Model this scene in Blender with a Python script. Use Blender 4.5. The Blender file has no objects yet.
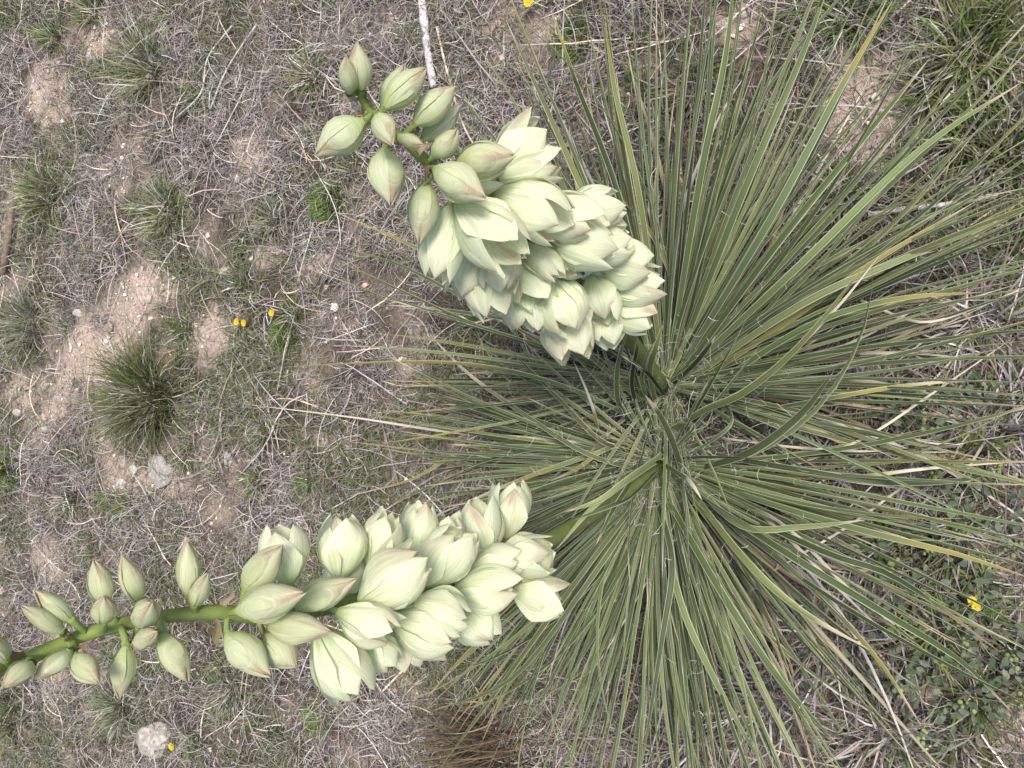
import bpy, math
import numpy as np
from mathutils import Vector, Matrix

# ------------------------------------------------------------------ camera, sky, sun
sc = bpy.context.scene
H = 1.20                                  # camera height above the ground
TH = math.radians(25.0)                   # tilt of the view away from straight down
F = 768.0                                 # focal length in pixels (1024 x 768)
D_AX = np.array([0.0, math.sin(TH), -math.cos(TH)])      # view axis
U_AX = np.array([0.0, math.cos(TH), math.sin(TH)])       # "up" of the upright photo = left of the picture
R_AX = np.array([1.0, 0.0, 0.0])                         # top of the picture
CAM = np.array([0.0, 0.0, H])
cam_data = bpy.data.cameras.new('camera')
cam = bpy.data.objects.new('camera', cam_data)
sc.collection.objects.link(cam)
cam_data.sensor_width = 36.0
cam_data.lens = 36.0 * F / 1024.0
cam_data.clip_start = 0.02
cam_data.clip_end = 2000.0
m = Matrix.Identity(4)
for i in range(3):
    m[i][0] = -U_AX[i]; m[i][1] = R_AX[i]; m[i][2] = -D_AX[i]; m[i][3] = CAM[i]
cam.matrix_world = m
sc.camera = cam

SUN_EL, SUN_ROT = math.radians(66), math.radians(150)
w = bpy.data.worlds.new('World'); sc.world = w; w.use_nodes = True
nt = w.node_tree
bg = nt.nodes['Background']
sky = nt.nodes.new('ShaderNodeTexSky'); sky.sky_type = 'NISHITA'; sky.sun_disc = False
sky.sun_elevation = SUN_EL; sky.sun_rotation = SUN_ROT
sky.air_density = 1.0; sky.dust_density = 4.0; sky.ozone_density = 1.0
nt.links.new(sky.outputs[0], bg.inputs[0]); bg.inputs[1].default_value = 0.062
sd = bpy.data.lights.new('sun', 'SUN'); sd.energy = 1.5; sd.angle = math.radians(15); sd.color = (1.0, 0.93, 0.83)
sun = bpy.data.objects.new('sun', sd); sc.collection.objects.link(sun)
sv = Vector((math.sin(SUN_ROT) * math.cos(SUN_EL), math.cos(SUN_ROT) * math.cos(SUN_EL), math.sin(SUN_EL)))
sun.rotation_euler = sv.to_track_quat('Z', 'Y').to_euler(); sun.location = (0, 0, 5)
sc.view_settings.view_transform = 'Standard'; sc.view_settings.look = 'None'
sc.view_settings.gamma = 1.0; sc.view_settings.exposure = 1.6

rng = np.random.default_rng(11)

# ------------------------------------------------------------------ numeric helpers
_T = np.random.default_rng(5).random((256, 256))
def vnoise(x, y, f, o=0):
    x = np.asarray(x, float) * f + 37.3 * o + 1000; y = np.asarray(y, float) * f + 91.7 * o + 1000
    xi = np.floor(x).astype(int); yi = np.floor(y).astype(int)
    fx = x - xi; fy = y - yi
    fx = fx * fx * (3 - 2 * fx); fy = fy * fy * (3 - 2 * fy)
    a = _T[xi % 256, yi % 256]; b = _T[(xi + 1) % 256, yi % 256]
    c = _T[xi % 256, (yi + 1) % 256]; d = _T[(xi + 1) % 256, (yi + 1) % 256]
    return (a * (1 - fx) + b * fx) * (1 - fy) + (c * (1 - fx) + d * fx) * fy
def ray(px, py):
    a = (px - 512.0) / F; b = (py - 384.0) / F
    return D_AX - a * U_AX - b * R_AX            # per unit of depth along the view axis
def at_depth(px, py, d): return CAM + d * ray(px, py)
def at_height(px, py, z):
    r = ray(px, py); return CAM + (z - H) / r[2] * r
def project(p):
    q = np.asarray(p) - CAM; d = q @ D_AX
    return 512 - F * (q @ U_AX) / d, 384 - F * (q @ R_AX) / d

# bare soil patches: pixel centre and radii
PATCH = [(105, 340, 80, 52, -.5), (60, 400, 65, 36, -.6), (150, 290, 35, 25, 0), (45, 100, 22, 38, .2), (245, 160, 30, 32, 0),
         (880, 100, 70, 75, .3), (15, 225, 18, 60, .1), (150, 480, 60, 25, .1), (1000, 735, 40, 35, 0), (420, 690, 40, 30, 0),
         (880, 160, 40, 30, 0), (55, 660, 25, 60, 0), (740, 25, 35, 22, 0), (215, 330, 40, 25, 0), (95, 30, 18, 30, .3),
         (330, 440, 35, 22, 0), (20, 390, 30, 30, 0), (270, 260, 26, 20, 0), (45, 560, 24, 30, 0), (560, 25, 30, 14, 0)]
PW = []
for (px, py, rx, ry, rot) in PATCH:
    c = at_height(px, py, 0); ex = at_height(px + 10, py, 0) - c; ey = at_height(px, py + 10, 0) - c
    PW.append((c[0], c[1], np.linalg.norm(ey) / 10 * ry, np.linalg.norm(ex) / 10 * rx, rot))
def bare(x, y):
    x = np.asarray(x, float); y = np.asarray(y, float)
    v = np.zeros(np.broadcast(x, y).shape)
    for (cx, cy, rx, ry, rot) in PW:
        dx = x - cx; dy = y - cy
        u = (dx * math.cos(rot) - dy * math.sin(rot)) / rx; t = (dx * math.sin(rot) + dy * math.cos(rot)) / ry
        v = np.maximum(v, 1.12 - np.sqrt(u * u + t * t))
    n = vnoise(x, y, 9, 3) * .6 + vnoise(x, y, 26, 4) * .4
    v = v + (n - .5) * 1.3
    scat = np.clip((vnoise(x, y, 5, 6) * .5 + vnoise(x, y, 16, 7) * .5 - .72) * 6, 0, 1)
    far = np.clip((np.hypot(x, y - 1) - 2.2) / 1.5, 0, 1)
    return np.clip(np.maximum(np.clip(v * 1.5, 0, 1), scat * .8), 0, 1) * (1 - far) + .25 * far
def gh(x, y):
    """height of the ground"""
    x = np.asarray(x, float); y = np.asarray(y, float)
    h = (vnoise(x, y, 2.2, 1) - .5) * .030 + (vnoise(x, y, 7, 2) - .5) * .016 + (vnoise(x, y, 24, 5) - .5) * .006
    r = np.sqrt(x * x + (y - .6) ** 2)
    return h * np.clip(1.6 - r / 6, .15, 1) 
def ground_px(px, py):
    z = 0.0
    for _ in range(4):
        p = at_height(px, py, z); z = float(gh(p[0], p[1]))
    return at_height(px, py, z)
def pxm(p): return F / float((np.asarray(p) - CAM) @ D_AX)      # pixels per metre at a point

# ------------------------------------------------------------------ materials
def mat(name):
    m = bpy.data.materials.new(name); m.use_nodes = True
    n = m.node_tree.nodes; l = m.node_tree.links
    return m, n, l, n['Principled BSDF'], n['Material Output']
def col_mat(name, rough=.6, trans=0.0, mot=.35, scale=120, spec=.3, stretch=None):
    """colour comes from the mesh's own 'col' attribute, broken up by a fine noise"""
    m, n, l, b, out = mat(name)
    a = n.new('ShaderNodeAttribute'); a.attribute_name = 'col'
    nz = n.new('ShaderNodeTexNoise'); nz.inputs['Scale'].default_value = scale; nz.inputs['Detail'].default_value = 3
    if stretch:
        uv = n.new('ShaderNodeUVMap'); mp = n.new('ShaderNodeMapping'); mp.inputs['Scale'].default_value = stretch
        l.new(uv.outputs[0], mp.inputs[0]); l.new(mp.outputs[0], nz.inputs['Vector'])
    else:
        tc = n.new('ShaderNodeTexCoord'); l.new(tc.outputs['Object'], nz.inputs['Vector'])
    mr = n.new('ShaderNodeMapRange'); mr.inputs['From Min'].default_value = .3; mr.inputs['From Max'].default_value = .7
    mr.inputs['To Min'].default_value = 1 - mot; mr.inputs['To Max'].default_value = 1 + mot * .7
    l.new(nz.outputs[0], mr.inputs[0])
    mx = n.new('ShaderNodeVectorMath'); mx.operation = 'SCALE'
    l.new(a.outputs['Color'], mx.inputs[0]); l.new(mr.outputs[0], mx.inputs['Scale'])
    l.new(mx.outputs[0], b.inputs['Base Color'])
    b.inputs['Roughness'].default_value = rough; b.inputs['Specular IOR Level'].default_value = spec
    if trans:
        t = n.new('ShaderNodeBsdfTranslucent'); ms = n.new('ShaderNodeMixShader'); ms.inputs[0].default_value = trans
        l.new(mx.outputs[0], t.inputs[0]); l.new(b.outputs[0], ms.inputs[1]); l.new(t.outputs[0], ms.inputs[2])
        l.new(ms.outputs[0], out.inputs[0])
    return m
M = {}
M['grass'] = col_mat('dry_grass', .9, .08, .3, 60, .05)
M['green'] = col_mat('green_grass', .7, .2, .2, 60, .12)
M['leaf'] = col_mat('yucca_leaf', .6, .06, .28, 1.0, .16, (9, 2.5, 1))
def petal_mat():
    m = col_mat('petal', .6, .46, .14, 1.0, .2, (22, 1.3, 1)); n = m.node_tree.nodes; l = m.node_tree.links
    b = n['Principled BSDF']; src = b.inputs['Base Color'].links[0].from_socket
    uv = n.new('ShaderNodeUVMap'); mp = n.new('ShaderNodeMapping'); mp.inputs['Scale'].default_value = (9, 14, 1); l.new(uv.outputs[0], mp.inputs[0])
    z = n.new('ShaderNodeTexNoise'); z.inputs['Scale'].default_value = 1.0; z.inputs['Detail'].default_value = 4; l.new(mp.outputs[0], z.inputs['Vector'])
    mr = n.new('ShaderNodeMapRange'); mr.inputs['From Min'].default_value = .66; mr.inputs['From Max'].default_value = .76; mr.inputs['To Max'].default_value = .55; l.new(z.outputs[0], mr.inputs[0])
    mx = n.new('ShaderNodeMix'); mx.data_type = 'RGBA'; mx.inputs['B'].default_value = (.30, .20, .11, 1)
    l.new(mr.outputs[0], mx.inputs['Factor']); l.new(src, mx.inputs['A'])
    for k in list(src.links):
        if k.to_node != mx: l.new(mx.outputs['Result'], k.to_socket)
    nz = [q for q in n if q.type == 'TEX_NOISE'][0]
    bp = n.new('ShaderNodeBump'); bp.inputs['Strength'].default_value = .35; bp.inputs['Distance'].default_value = .0012
    l.new(nz.outputs[0], bp.inputs['Height']); l.new(bp.outputs[0], b.inputs['Normal'])
    return m
M['petal'] = petal_mat()
M['stalk'] = col_mat('stalk', .45, 0, .18, 90, .35)
M['wood'] = col_mat('weathered_wood', .85, 0, .35, 150, .15)
M['stone'] = col_mat('stone', .9, 0, .25, 130, .15)

def soil_mat():
    m, n, l, b, out = mat('soil')
    a = n.new('ShaderNodeAttribute'); a.attribute_name = 'bare'
    tc = n.new('ShaderNodeTexCoord')
    def noise(s, d=5):
        z = n.new('ShaderNodeTexNoise'); z.inputs['Scale'].default_value = s; z.inputs['Detail'].default_value = d
        l.new(tc.outputs['Object'], z.inputs['Vector']); return z
    def ramp(stops):
        r = n.new('ShaderNodeValToRGB'); e = r.color_ramp.elements
        while len(e) < len(stops): e.new(.5)
        for q, (p, c) in zip(e, stops): q.position = p; q.color = (*c, 1)
        return r
    n1 = noise(14); n2 = noise(140, 6); n3 = noise(420, 3)
    pale = ramp([(.3, (.31, .24, .195)), (.55, (.46, .375, .315)), (.75, (.58, .50, .44))])
    dark = ramp([(.3, (.050, .040, .034)), (.6, (.105, .085, .074)), (.8, (.19, .16, .14))])
    l.new(n2.outputs[0], pale.inputs[0]); l.new(n2.outputs[0], dark.inputs[0])
    mx = n.new('ShaderNodeMix'); mx.data_type = 'RGBA'
    l.new(a.outputs['Fac'], mx.inputs['Factor']); l.new(dark.outputs[0], mx.inputs['A']); l.new(pale.outputs[0], mx.inputs['B'])
    m2 = n.new('ShaderNodeMix'); m2.data_type = 'RGBA'; m2.blend_type = 'OVERLAY'; m2.inputs['Factor'].default_value = .45
    l.new(mx.outputs['Result'], m2.inputs['A']); l.new(n1.outputs['Fac'], m2.inputs['B'])
    l.new(m2.outputs['Result'], b.inputs['Base Color'])
    b.inputs['Roughness'].default_value = .95; b.inputs['Specular IOR Level'].default_value = .1
    ad = n.new('ShaderNodeMath'); ad.operation = 'ADD'; l.new(n2.outputs[0], ad.inputs[0]); l.new(n3.outputs[0], ad.inputs[1])
    bp = n.new('ShaderNodeBump'); bp.inputs['Strength'].default_value = .9; bp.inputs['Distance'].default_value = .006
    l.new(ad.outputs[0], bp.inputs['Height']); l.new(bp.outputs[0], b.inputs['Normal'])
    return m
M['soil'] = soil_mat()

# ------------------------------------------------------------------ mesh helpers
def mesh(name, V, Q, col=None, uv=None, smooth=True, tri=False):
    V = np.ascontiguousarray(V, np.float32); Q = np.ascontiguousarray(Q, np.int32)
    k = Q.shape[1]; me = bpy.data.meshes.new(name)
    me.vertices.add(len(V)); me.vertices.foreach_set('co', V.ravel())
    me.loops.add(Q.size); me.loops.foreach_set('vertex_index', Q.ravel())
    me.polygons.add(len(Q)); me.polygons.foreach_set('loop_start', np.arange(0, Q.size, k, dtype=np.int32))
    me.polygons.foreach_set('loop_total', np.full(len(Q), k, np.int32))
    me.polygons.foreach_set('use_smooth', np.full(len(Q), smooth, bool))
    if col is not None:
        c = np.ones((len(V), 4), np.float32); c[:, :3] = np.clip(col, 0, 1)
        at = me.attributes.new('col', 'FLOAT_COLOR', 'POINT'); at.data.foreach_set('color', c.ravel())
    if uv is not None:
        ul = me.uv_layers.new(name='UVMap'); ul.data.foreach_set('uv', np.ascontiguousarray(uv, np.float32)[Q.ravel()].ravel())
    me.update(calc_edges=True)
    return me
def link(name, me, material=None, parent=None, loc=(0, 0, 0)):
    o = bpy.data.objects.new(name, me); sc.collection.objects.link(o)
    if me is not None and material is not None and not me.materials: me.materials.append(material)
    o.location = loc
    if parent: o.parent = parent
    return o
def tag(o, label=None, cat=None, group=None, kind=None):
    for k, v in (('label', label), ('category', cat), ('group', group), ('kind', kind)):
        if v: o[k] = v
    return o
def grid_faces(N, S, A):
    """N strips of S x A points -> quads"""
    i = np.arange(S - 1)[:, None] * A + np.arange(A - 1)[None, :]
    q = np.stack([i, i + 1, i + A + 1, i + A], -1).reshape(-1, 4)
    return (q[None] + (np.arange(N) * S * A)[:, None, None]).reshape(-1, 4)
def ribbons(P, W, side, col, bend=0.0, ts=(-1, 1)):
    """P (N,S,3) centre lines, W (N,S) half widths, side (N,S,3); col (N,S,3) or (N,S,A,3)"""
    N, S, _ = P.shape; ts = np.array(ts, float); A = len(ts)
    T = np.gradient(P, axis=1); T /= np.linalg.norm(T, axis=2, keepdims=True) + 1e-9
    sd_ = side - (side * T).sum(2, keepdims=True) * T; sd_ /= np.linalg.norm(sd_, axis=2, keepdims=True) + 1e-9
    nm = np.cross(T, sd_)
    V = P[:, :, None, :] + sd_[:, :, None, :] * (W[:, :, None] * ts)[..., None] + nm[:, :, None, :] * (W[:, :, None] * (ts ** 2) * bend)[..., None]
    if col.ndim == 3: col = np.repeat(col[:, :, None, :], A, 2)
    uv = np.zeros((N, S, A, 2)); uv[..., 0] = (ts + 1) / 2 + rng.random((N, 1, 1)) * 7; uv[..., 1] = np.linspace(0, 1, S)[None, :, None] + rng.random((N, 1, 1)) * 7
    return V.reshape(-1, 3), grid_faces(N, S, A), col.reshape(-1, 3), uv.reshape(-1, 2)
def grow(base, az, el, L, S, curl_el, curl_az, wob=0.0, floor=True, fl=.0015):
    """integrate curved blades; all arrays of length N"""
    N = len(az); P = np.zeros((N, S, 3)); P[:, 0] = base
    a = az.copy(); e = el.copy(); ds = L / (S - 1)
    for k in range(1, S):
        P[:, k, 0] = P[:, k - 1, 0] + np.cos(a) * np.cos(e) * ds
        P[:, k, 1] = P[:, k - 1, 1] + np.sin(a) * np.cos(e) * ds
        P[:, k, 2] = P[:, k - 1, 2] + np.sin(e) * ds
        if floor: P[:, k, 2] = np.maximum(P[:, k, 2], gh(P[:, k, 0], P[:, k, 1]) + fl)
        e = e - curl_el / (S - 1) + wob * rng.normal(size=N); a = a + curl_az / (S - 1) + wob * rng.normal(size=N)
        e = np.maximum(e, -1.35)
    return P
def sides(az, S, tilt=None):
    s = np.stack([-np.sin(az), np.cos(az), np.zeros_like(az) if tilt is None else tilt], 1)
    return np.repeat(s[:, None, :], S, 1)
def tube(P, R, n=6, col=(.5, .5, .5)):
    P = np.asarray(P, float); S = len(P); R = np.broadcast_to(R, (S,))
    T = np.gradient(P, axis=0); T /= np.linalg.norm(T, axis=1, keepdims=True) + 1e-9
    ref = np.array([0, 0, 1.0]) if abs(T[:, 2]).mean() < .8 else np.array([1.0, 0, 0])
    A = np.cross(T, ref); A /= np.linalg.norm(A, axis=1, keepdims=True); B = np.cross(T, A)
    th = np.arange(n) * 2 * math.pi / n
    V = P[:, None] + R[:, None, None] * (np.cos(th)[None, :, None] * A[:, None] + np.sin(th)[None, :, None] * B[:, None])
    V = V.reshape(-1, 3); q = []
    for s in range(S - 1):
        for k in range(n): q.append((s * n + k, s * n + (k + 1) % n, (s + 1) * n + (k + 1) % n, (s + 1) * n + k))
    V = np.vstack([V, P[0], P[-1]]); c0, c1 = len(V) - 2, len(V) - 1
    for k in range(0, n, 2):
        q.append((c0, (k + 2) % n, k + 1, k)); q.append((c1, (S - 1) * n + k, (S - 1) * n + k + 1, (S - 1) * n + (k + 2) % n))
    col = np.asarray(col, float)
    if col.ndim == 1: C = np.tile(col, (len(V), 1))
    else: C = np.vstack([np.repeat(col, n, 0), col[:1], col[-1:]])
    return V, np.array(q), C
def join(parts):
    V, Q, C, o = [], [], [], 0
    for p in parts:
        V.append(p[0]); Q.append(np.asarray(p[1]) + o); C.append(p[2]); o += len(p[0])
    return np.vstack(V), np.vstack(Q), np.vstack(C)
def smooth_path(P, S):
    P = np.asarray(P, float); n = len(P)
    E = np.vstack([2 * P[0] - P[1], P, 2 * P[-1] - P[-2]])
    out = []
    for t in np.linspace(0, n - 1 - 1e-6, S):
        i = int(t); u = t - i; a, b, c, d = E[i], E[i + 1], E[i + 2], E[i + 3]
        out.append(.5 * (2 * b + (c - a) * u + (2 * a - 5 * b + 4 * c - d) * u * u + (3 * b - a - 3 * c + d) * u ** 3))
    return np.array(out)
def pick(pal, N, jit=.12):
    pal = np.array(pal, float); c = pal[rng.integers(0, len(pal), N)]
    return c * (1 + jit * rng.normal(size=(N, 1))) * (1 + .04 * rng.normal(size=(N, 3)))

# ------------------------------------------------------------------ ground
def axis_coords(a, b, step, far):
    inner = np.arange(a, b + step / 2, step); out = []; d = step
    x = b
    while x < far: d *= 1.10; x += d; out.append(x)
    lo = []; d = step; x = a
    while x > -far: d *= 1.10; x -= d; lo.append(x)
    return np.concatenate([np.array(lo[::-1]), inner, np.array(out)])
gx = axis_coords(-1.6, 1.6, .0125, 400); gy = axis_coords(-.8, 2.7, .0125, 400)
GX, GY = np.meshgrid(gx, gy)
B = bare(GX, GY)
V = np.stack([GX.ravel(), GY.ravel(), (gh(GX, GY) - .004 * B * (vnoise(GX, GY, 40, 9))).ravel()], 1)
me = mesh('ground', V, grid_faces(1, len(gy), len(gx))[:, ::1])
at = me.attributes.new('bare', 'FLOAT', 'POINT'); at.data.foreach_set('value', B.ravel().astype(np.float32))
ground = link('ground', me, M['soil']); tag(ground, 'pinkish tan stony soil under the dry grass', 'ground', kind='structure')

# ------------------------------------------------------------------ where the grass tufts grow
BRI = [(.10, .19, .035), (.13, .22, .05), (.08, .15, .03), (.17, .25, .07)]
MID = [(.12, .185, .05), (.16, .215, .07), (.10, .15, .045), (.20, .235, .09)]
GRY = [(.17, .215, .12), (.21, .25, .15), (.14, .18, .09), (.25, .27, .18)]
DRK = [(.085, .125, .035), (.11, .15, .05), (.07, .10, .03), (.14, .165, .06), (.17, .16, .08)]
BRN = [(.10, .075, .05), (.14, .10, .065), (.07, .055, .04), (.17, .13, .085)]
TUFTS = [
 (152, 398, 60, 520, .06, DRK, 'large dark olive grass tuft beside the patch of bare gravelly soil', None, .22),
 (328, 202, 24, 420, .035, BRI, 'dense bright green grass cushion below the drooping bud', None, .04),
 (286, 336, 18, 260, .035, BRI, 'bright green grass cushion just below the single yellow flower', None, .06),
 (48, 195, 36, 200, .06, MID, 'fresh green grass tuft in a grey mat next to the brown half buried stick', None, .35),
 (168, 212, 34, 200, .05, MID, 'green grass tuft with dark centre in the open dry grass', None, .35),
 (150, 70, 44, 220, .05, MID, 'wide loose green grass tuft in the upper dry mat', None, .45),
 (55, 38, 24, 110, .05, MID, 'small green grass tuft next to a strip of bare pebbly soil', None, .3),
 (92, 12, 24, 110, .05, MID, 'green grass tuft above the strip of bare pebbly soil', None, .3),
 (30, 325, 42, 210, .04, GRY, 'broad grey green grass tuft beside two pale pebbles', None, .35),
 (272, 222, 22, 130, .04, GRY, 'faint grey green tuft beside the bright grass cushion', None, .4),
 (185, 330, 20, 90, .04, MID, 'thin green tuft between bare soil and the double yellow flower', None, .35),
 (310, 75, 26, 120, .05, MID, 'green grass tuft behind the topmost pair of buds', None, .4),
 (572, 40, 24, 240, .03, BRI, 'vivid green cushion of fine leaves among the upward yucca leaves', None, .03),
 (634, 46, 16, 110, .03, BRI, 'small vivid green tuft between two upright yucca leaves', None, .05),
 (635, 100, 22, 60, .06, MID, 'thin pale green tuft rising between upright yucca leaf tips', None, .15),
 (850, 18, 34, 110, .08, MID, 'green coarse grass tuft above the bare brown soil', None, .2),
 (972, 50, 48, 330, .075, MID, 'big coarse green grass clump at the edge of the bare brown soil', None, .3),
 (1012, 15, 34, 160, .075, MID, 'coarse green grass clump adjoining the big corner clump', None, .3),
 (745, 130, 26, 90, .05, GRY, 'grey green feathery tuft between the long upward leaves', None, .2),
 (90, 545, 18, 90, .035, BRI, 'small fresh green tuft above the upright stalk buds', None, .2),
 (322, 714, 22, 150, .045, BRI, 'green tuft just below the lowest open flower', None, .15),
 (120, 706, 30, 200, .04, GRY, 'grey green grass tuft below the hanging bud', None, .3),
 (265, 430, 22, 100, .04, MID, 'thin green tuft beside the white flat pebble', None, .4),
 (255, 480, 18, 80, .04, MID, 'small green tuft below the white flat pebble', None, .3),
 (10, 715, 34, 200, .045, MID, 'loose green tuft below the tip of the budding stalk', None, .35),
 (195, 745, 18, 110, .035, BRI, 'green tuft growing beside the pale rock', None, .15),
 (230, 690, 26, 110, .035, GRY, 'pale olive tuft in the litter beside the pale rock', None, .4),
 (70, 500, 22, 90, .03, GRY, 'sparse grey green tuft among scattered pebbles', None, .4),
 (130, 505, 20, 80, .035, MID, 'small green tuft below the split grey rock', None, .35),
 (480, 330, 24, 80, .04, MID, 'green tuft under the leftward yucca leaves', None, .3),
 (930, 90, 26, 100, .06, MID, 'short green tuft on the bare brown soil', None, .35),
 (1000, 160, 30, 110, .07, DRK, 'dark green tuft beneath the rightmost long leaves', None, .4),
 (940, 200, 26, 60, .06, GRY, 'blue green sprig beside the pale lying stick', None, .1),
]
EXCL = [(t[0], t[1], t[2] * .8) for t in TUFTS if t[2] > 14] + [(928, 572, 44), (945, 690, 42), (985, 500, 30), (885, 655, 26), (1003, 640, 28), (960, 400, 22)]
EXW = []
for (px, py, rp) in EXCL:
    p = ground_px(px, py); EXW.append((p[0], p[1], rp / pxm(p)))
def tuft_cover(x, y):
    v = np.zeros(len(x))
    for (ex, ey, er) in EXW: v = np.maximum(v, np.clip(1.3 - np.hypot(x - ex, y - ey) / er, 0, 1))
    return v

# ------------------------------------------------------------------ matted dry grass (cannot be counted)
def in_view(x, y, pad):
    px, py = project(np.stack([x, y, np.zeros_like(x)], -1))
    return (px > -pad) & (px < 1024 + pad) & (py > -pad) & (py < 768 + pad)
DRY = [(.40, .375, .375), (.32, .29, .285), (.25, .22, .21), (.47, .44, .425), (.14, .115, .10), (.36, .305, .255), (.19, .15, .13), (.28, .255, .26), (.58, .56, .55), (.62, .60, .58), (.10, .08, .07)]
OLIVE = [(.13, .155, .07), (.17, .19, .10), (.10, .125, .055), (.22, .23, .14), (.14, .175, .105)]
nc = 26000
cx = rng.uniform(-1.5, 1.5, nc); cy = rng.uniform(-.5, 2.5, nc)
keep = in_view(cx, cy, 30) | (rng.random(nc) < .22)
dens = (1 - .90 * bare(cx, cy)) * (1 - .85 * tuft_cover(cx, cy))
keep &= rng.random(nc) < np.clip(dens * (-.15 + 1.75 * (.6 * vnoise(cx, cy, 10, 12) + .4 * vnoise(cx, cy, 24, 13))), .02, 1)
cx, cy = cx[keep], cy[keep]; nc = len(cx)
greenness = np.clip((vnoise(cx, cy, 4.5, 20) * .6 + vnoise(cx, cy, 13, 21) * .4 - .44) * 5, 0, 1)
cnt = rng.integers(14, 38, nc)
idx = np.repeat(np.arange(nc), cnt); N = len(idx)
bx = cx[idx] + rng.normal(size=N) * .016; by = cy[idx] + rng.normal(size=N) * .016
near = by < .45
L = rng.uniform(.016, .052, N) * np.where(near, 1.35, 1.0) * np.where(rng.random(N) < .06, 2.0, 1)
az = rng.uniform(0, 2 * math.pi, N); el = rng.uniform(.05, 1.3, N)
P = grow(np.stack([bx, by, gh(bx, by) - .001], 1), az, el, L, 5, rng.uniform(.3, 3.0, N), rng.normal(size=N) * 1.5, .16)
Wd = (rng.uniform(.00036, .00092, N) * np.where(near, 1.1, 1))[:, None] * np.array([.8, 1, .9, .7, .25])[None]
isg = rng.random(N) < greenness[idx] * .60 + .06
tint = (pick(DRY, nc, .10)[idx] * .4 + pick(DRY, N, .25) * .6) * .88
c = np.where(isg[:, None], pick(OLIVE, N, .2), tint)
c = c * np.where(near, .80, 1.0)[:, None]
for nm_, sel, mt_, lb, ct in (('dry_grass_litter', ~isg, 'grass', 'matted grey dry grass litter covering the stony soil', 'dry grass'),
                              ('short_green_grass', isg, 'green', 'short thin olive green grass growing through the dry litter', 'grass')):
    k = np.where(sel)[0]
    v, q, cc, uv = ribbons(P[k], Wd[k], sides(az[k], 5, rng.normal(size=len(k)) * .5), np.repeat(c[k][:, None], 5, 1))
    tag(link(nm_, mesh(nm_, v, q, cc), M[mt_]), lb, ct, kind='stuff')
# flat lying straws
N = 5200
bx = rng.uniform(-1.5, 1.5, N); by = rng.uniform(-.5, 2.5, N)
az = rng.uniform(0, 2 * math.pi, N); near = by < .5
L = rng.uniform(.05, .16, N) * np.where(near, 1.25, 1); k = rng.random(N) < (1 - .75 * bare(bx, by)); bx, by, az, L, near = bx[k], by[k], az[k], L[k], near[k]; N = len(bx)
P = grow(np.stack([bx, by, gh(bx, by) + rng.uniform(.002, .014, N)], 1), az, rng.uniform(-.05, .25, N), L, 7, rng.uniform(0, .5, N), rng.normal(size=N) * .7, .06)
Wd = rng.uniform(.0005, .0012, N)[:, None] * np.array([.7, 1, 1, 1, .9, .7, .3])[None]
v, q, cc, uv = ribbons(P, Wd, sides(az, 7, rng.normal(size=N) * .3), np.repeat(pick(DRY[:4] + [(.5, .42, .33), (.6, .55, .48)], N, .2)[:, None], 7, 1))
tag(link('loose_straw', mesh('loose_straw', v, q, cc), M['grass']), 'long loose pale straws lying over the ground', 'straw', kind='stuff')
# coarse outfield grass beyond the picture
N = 70000
bx = rng.normal(size=N) * 2.6; by = 1 + rng.normal(size=N) * 2.8; k = ~((abs(bx) < 1.5) & (by > -.5) & (by < 2.6)); bx, by = bx[k], by[k]; N = len(bx)
az = rng.uniform(0, 6.28, N)
P = grow(np.stack([bx, by, gh(bx, by)], 1), az, rng.uniform(.2, 1.2, N), rng.uniform(.05, .12, N), 4, rng.uniform(.5, 2, N), rng.normal(size=N), .1)
v, q, cc, uv = ribbons(P, rng.uniform(.001, .002, N)[:, None] * np.array([1, 1, .8, .3])[None], sides(az, 4), np.repeat(pick(DRY + OLIVE[:2], N, .2)[:, None], 4, 1))
tag(link('outer_dry_grass', mesh('outer_dry_grass', v, q, cc), M['grass']), 'sparse dry grass growing further out around the yucca', 'dry grass', kind='stuff')

# gravel
def rock_mesh(name, seed, rx, ry, rz, sub, col, rough=.28):
    r = np.random.default_rng(seed)
    import bmesh
    bm = bmesh.new(); bmesh.ops.create_icosphere(bm, subdivisions=sub, radius=1)
    me = bpy.data.meshes.new(name); bm.to_mesh(me); bm.free()
    n = len(me.vertices); co = np.zeros(n * 3, np.float32); me.vertices.foreach_get('co', co); co = co.reshape(-1, 3)
    d = np.ones(n)
    for _ in range(9):                                        # knock flat facets off
        a = r.normal(size=3); a /= np.linalg.norm(a); t = r.uniform(.62, .95); dd = co @ a
        d = np.minimum(d, np.where(dd > t, t / np.maximum(dd, 1e-3), 1))
    co = co * (d * (1 + rough * .55 * (vnoise(co[:, 0] * 2 + co[:, 2], co[:, 1] * 2 - co[:, 2], 2.3, seed % 30) - .5)))[:, None]
    co = co * np.array([rx, ry, rz])
    me.vertices.foreach_set('co', co.astype(np.float32).ravel())
    cc = np.ones((n, 4), np.float32); cc[:, :3] = np.array(col) * .62 * (1 + .14 * r.normal(size=(n, 1)))
    at = me.attributes.new('col', 'FLOAT_COLOR', 'POINT'); at.data.foreach_set('color', np.clip(cc, 0, 1).ravel())
    me.polygons.foreach_set('use_smooth', np.full(len(me.polygons), sub > 2, bool)); me.update()
    return me
ico = rock_mesh('pebble_source', 3, 1, 1, .7, 1, (.5, .5, .5))
iv = np.array([v.co[:] for v in ico.vertices]); iq = np.array([p.vertices[:] for p in ico.polygons])
bpy.data.meshes.remove(ico)
N = 14000
bx = rng.uniform(-1.3, 1.3, N); by = rng.uniform(-.4, 2.4, N); k = rng.random(N) < bare(bx, by) ** 1.5 * .9 + .02; bx, by = bx[k], by[k]; N = len(bx)
sz = rng.gamma(2.0, .0011, N) + .0012
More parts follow.
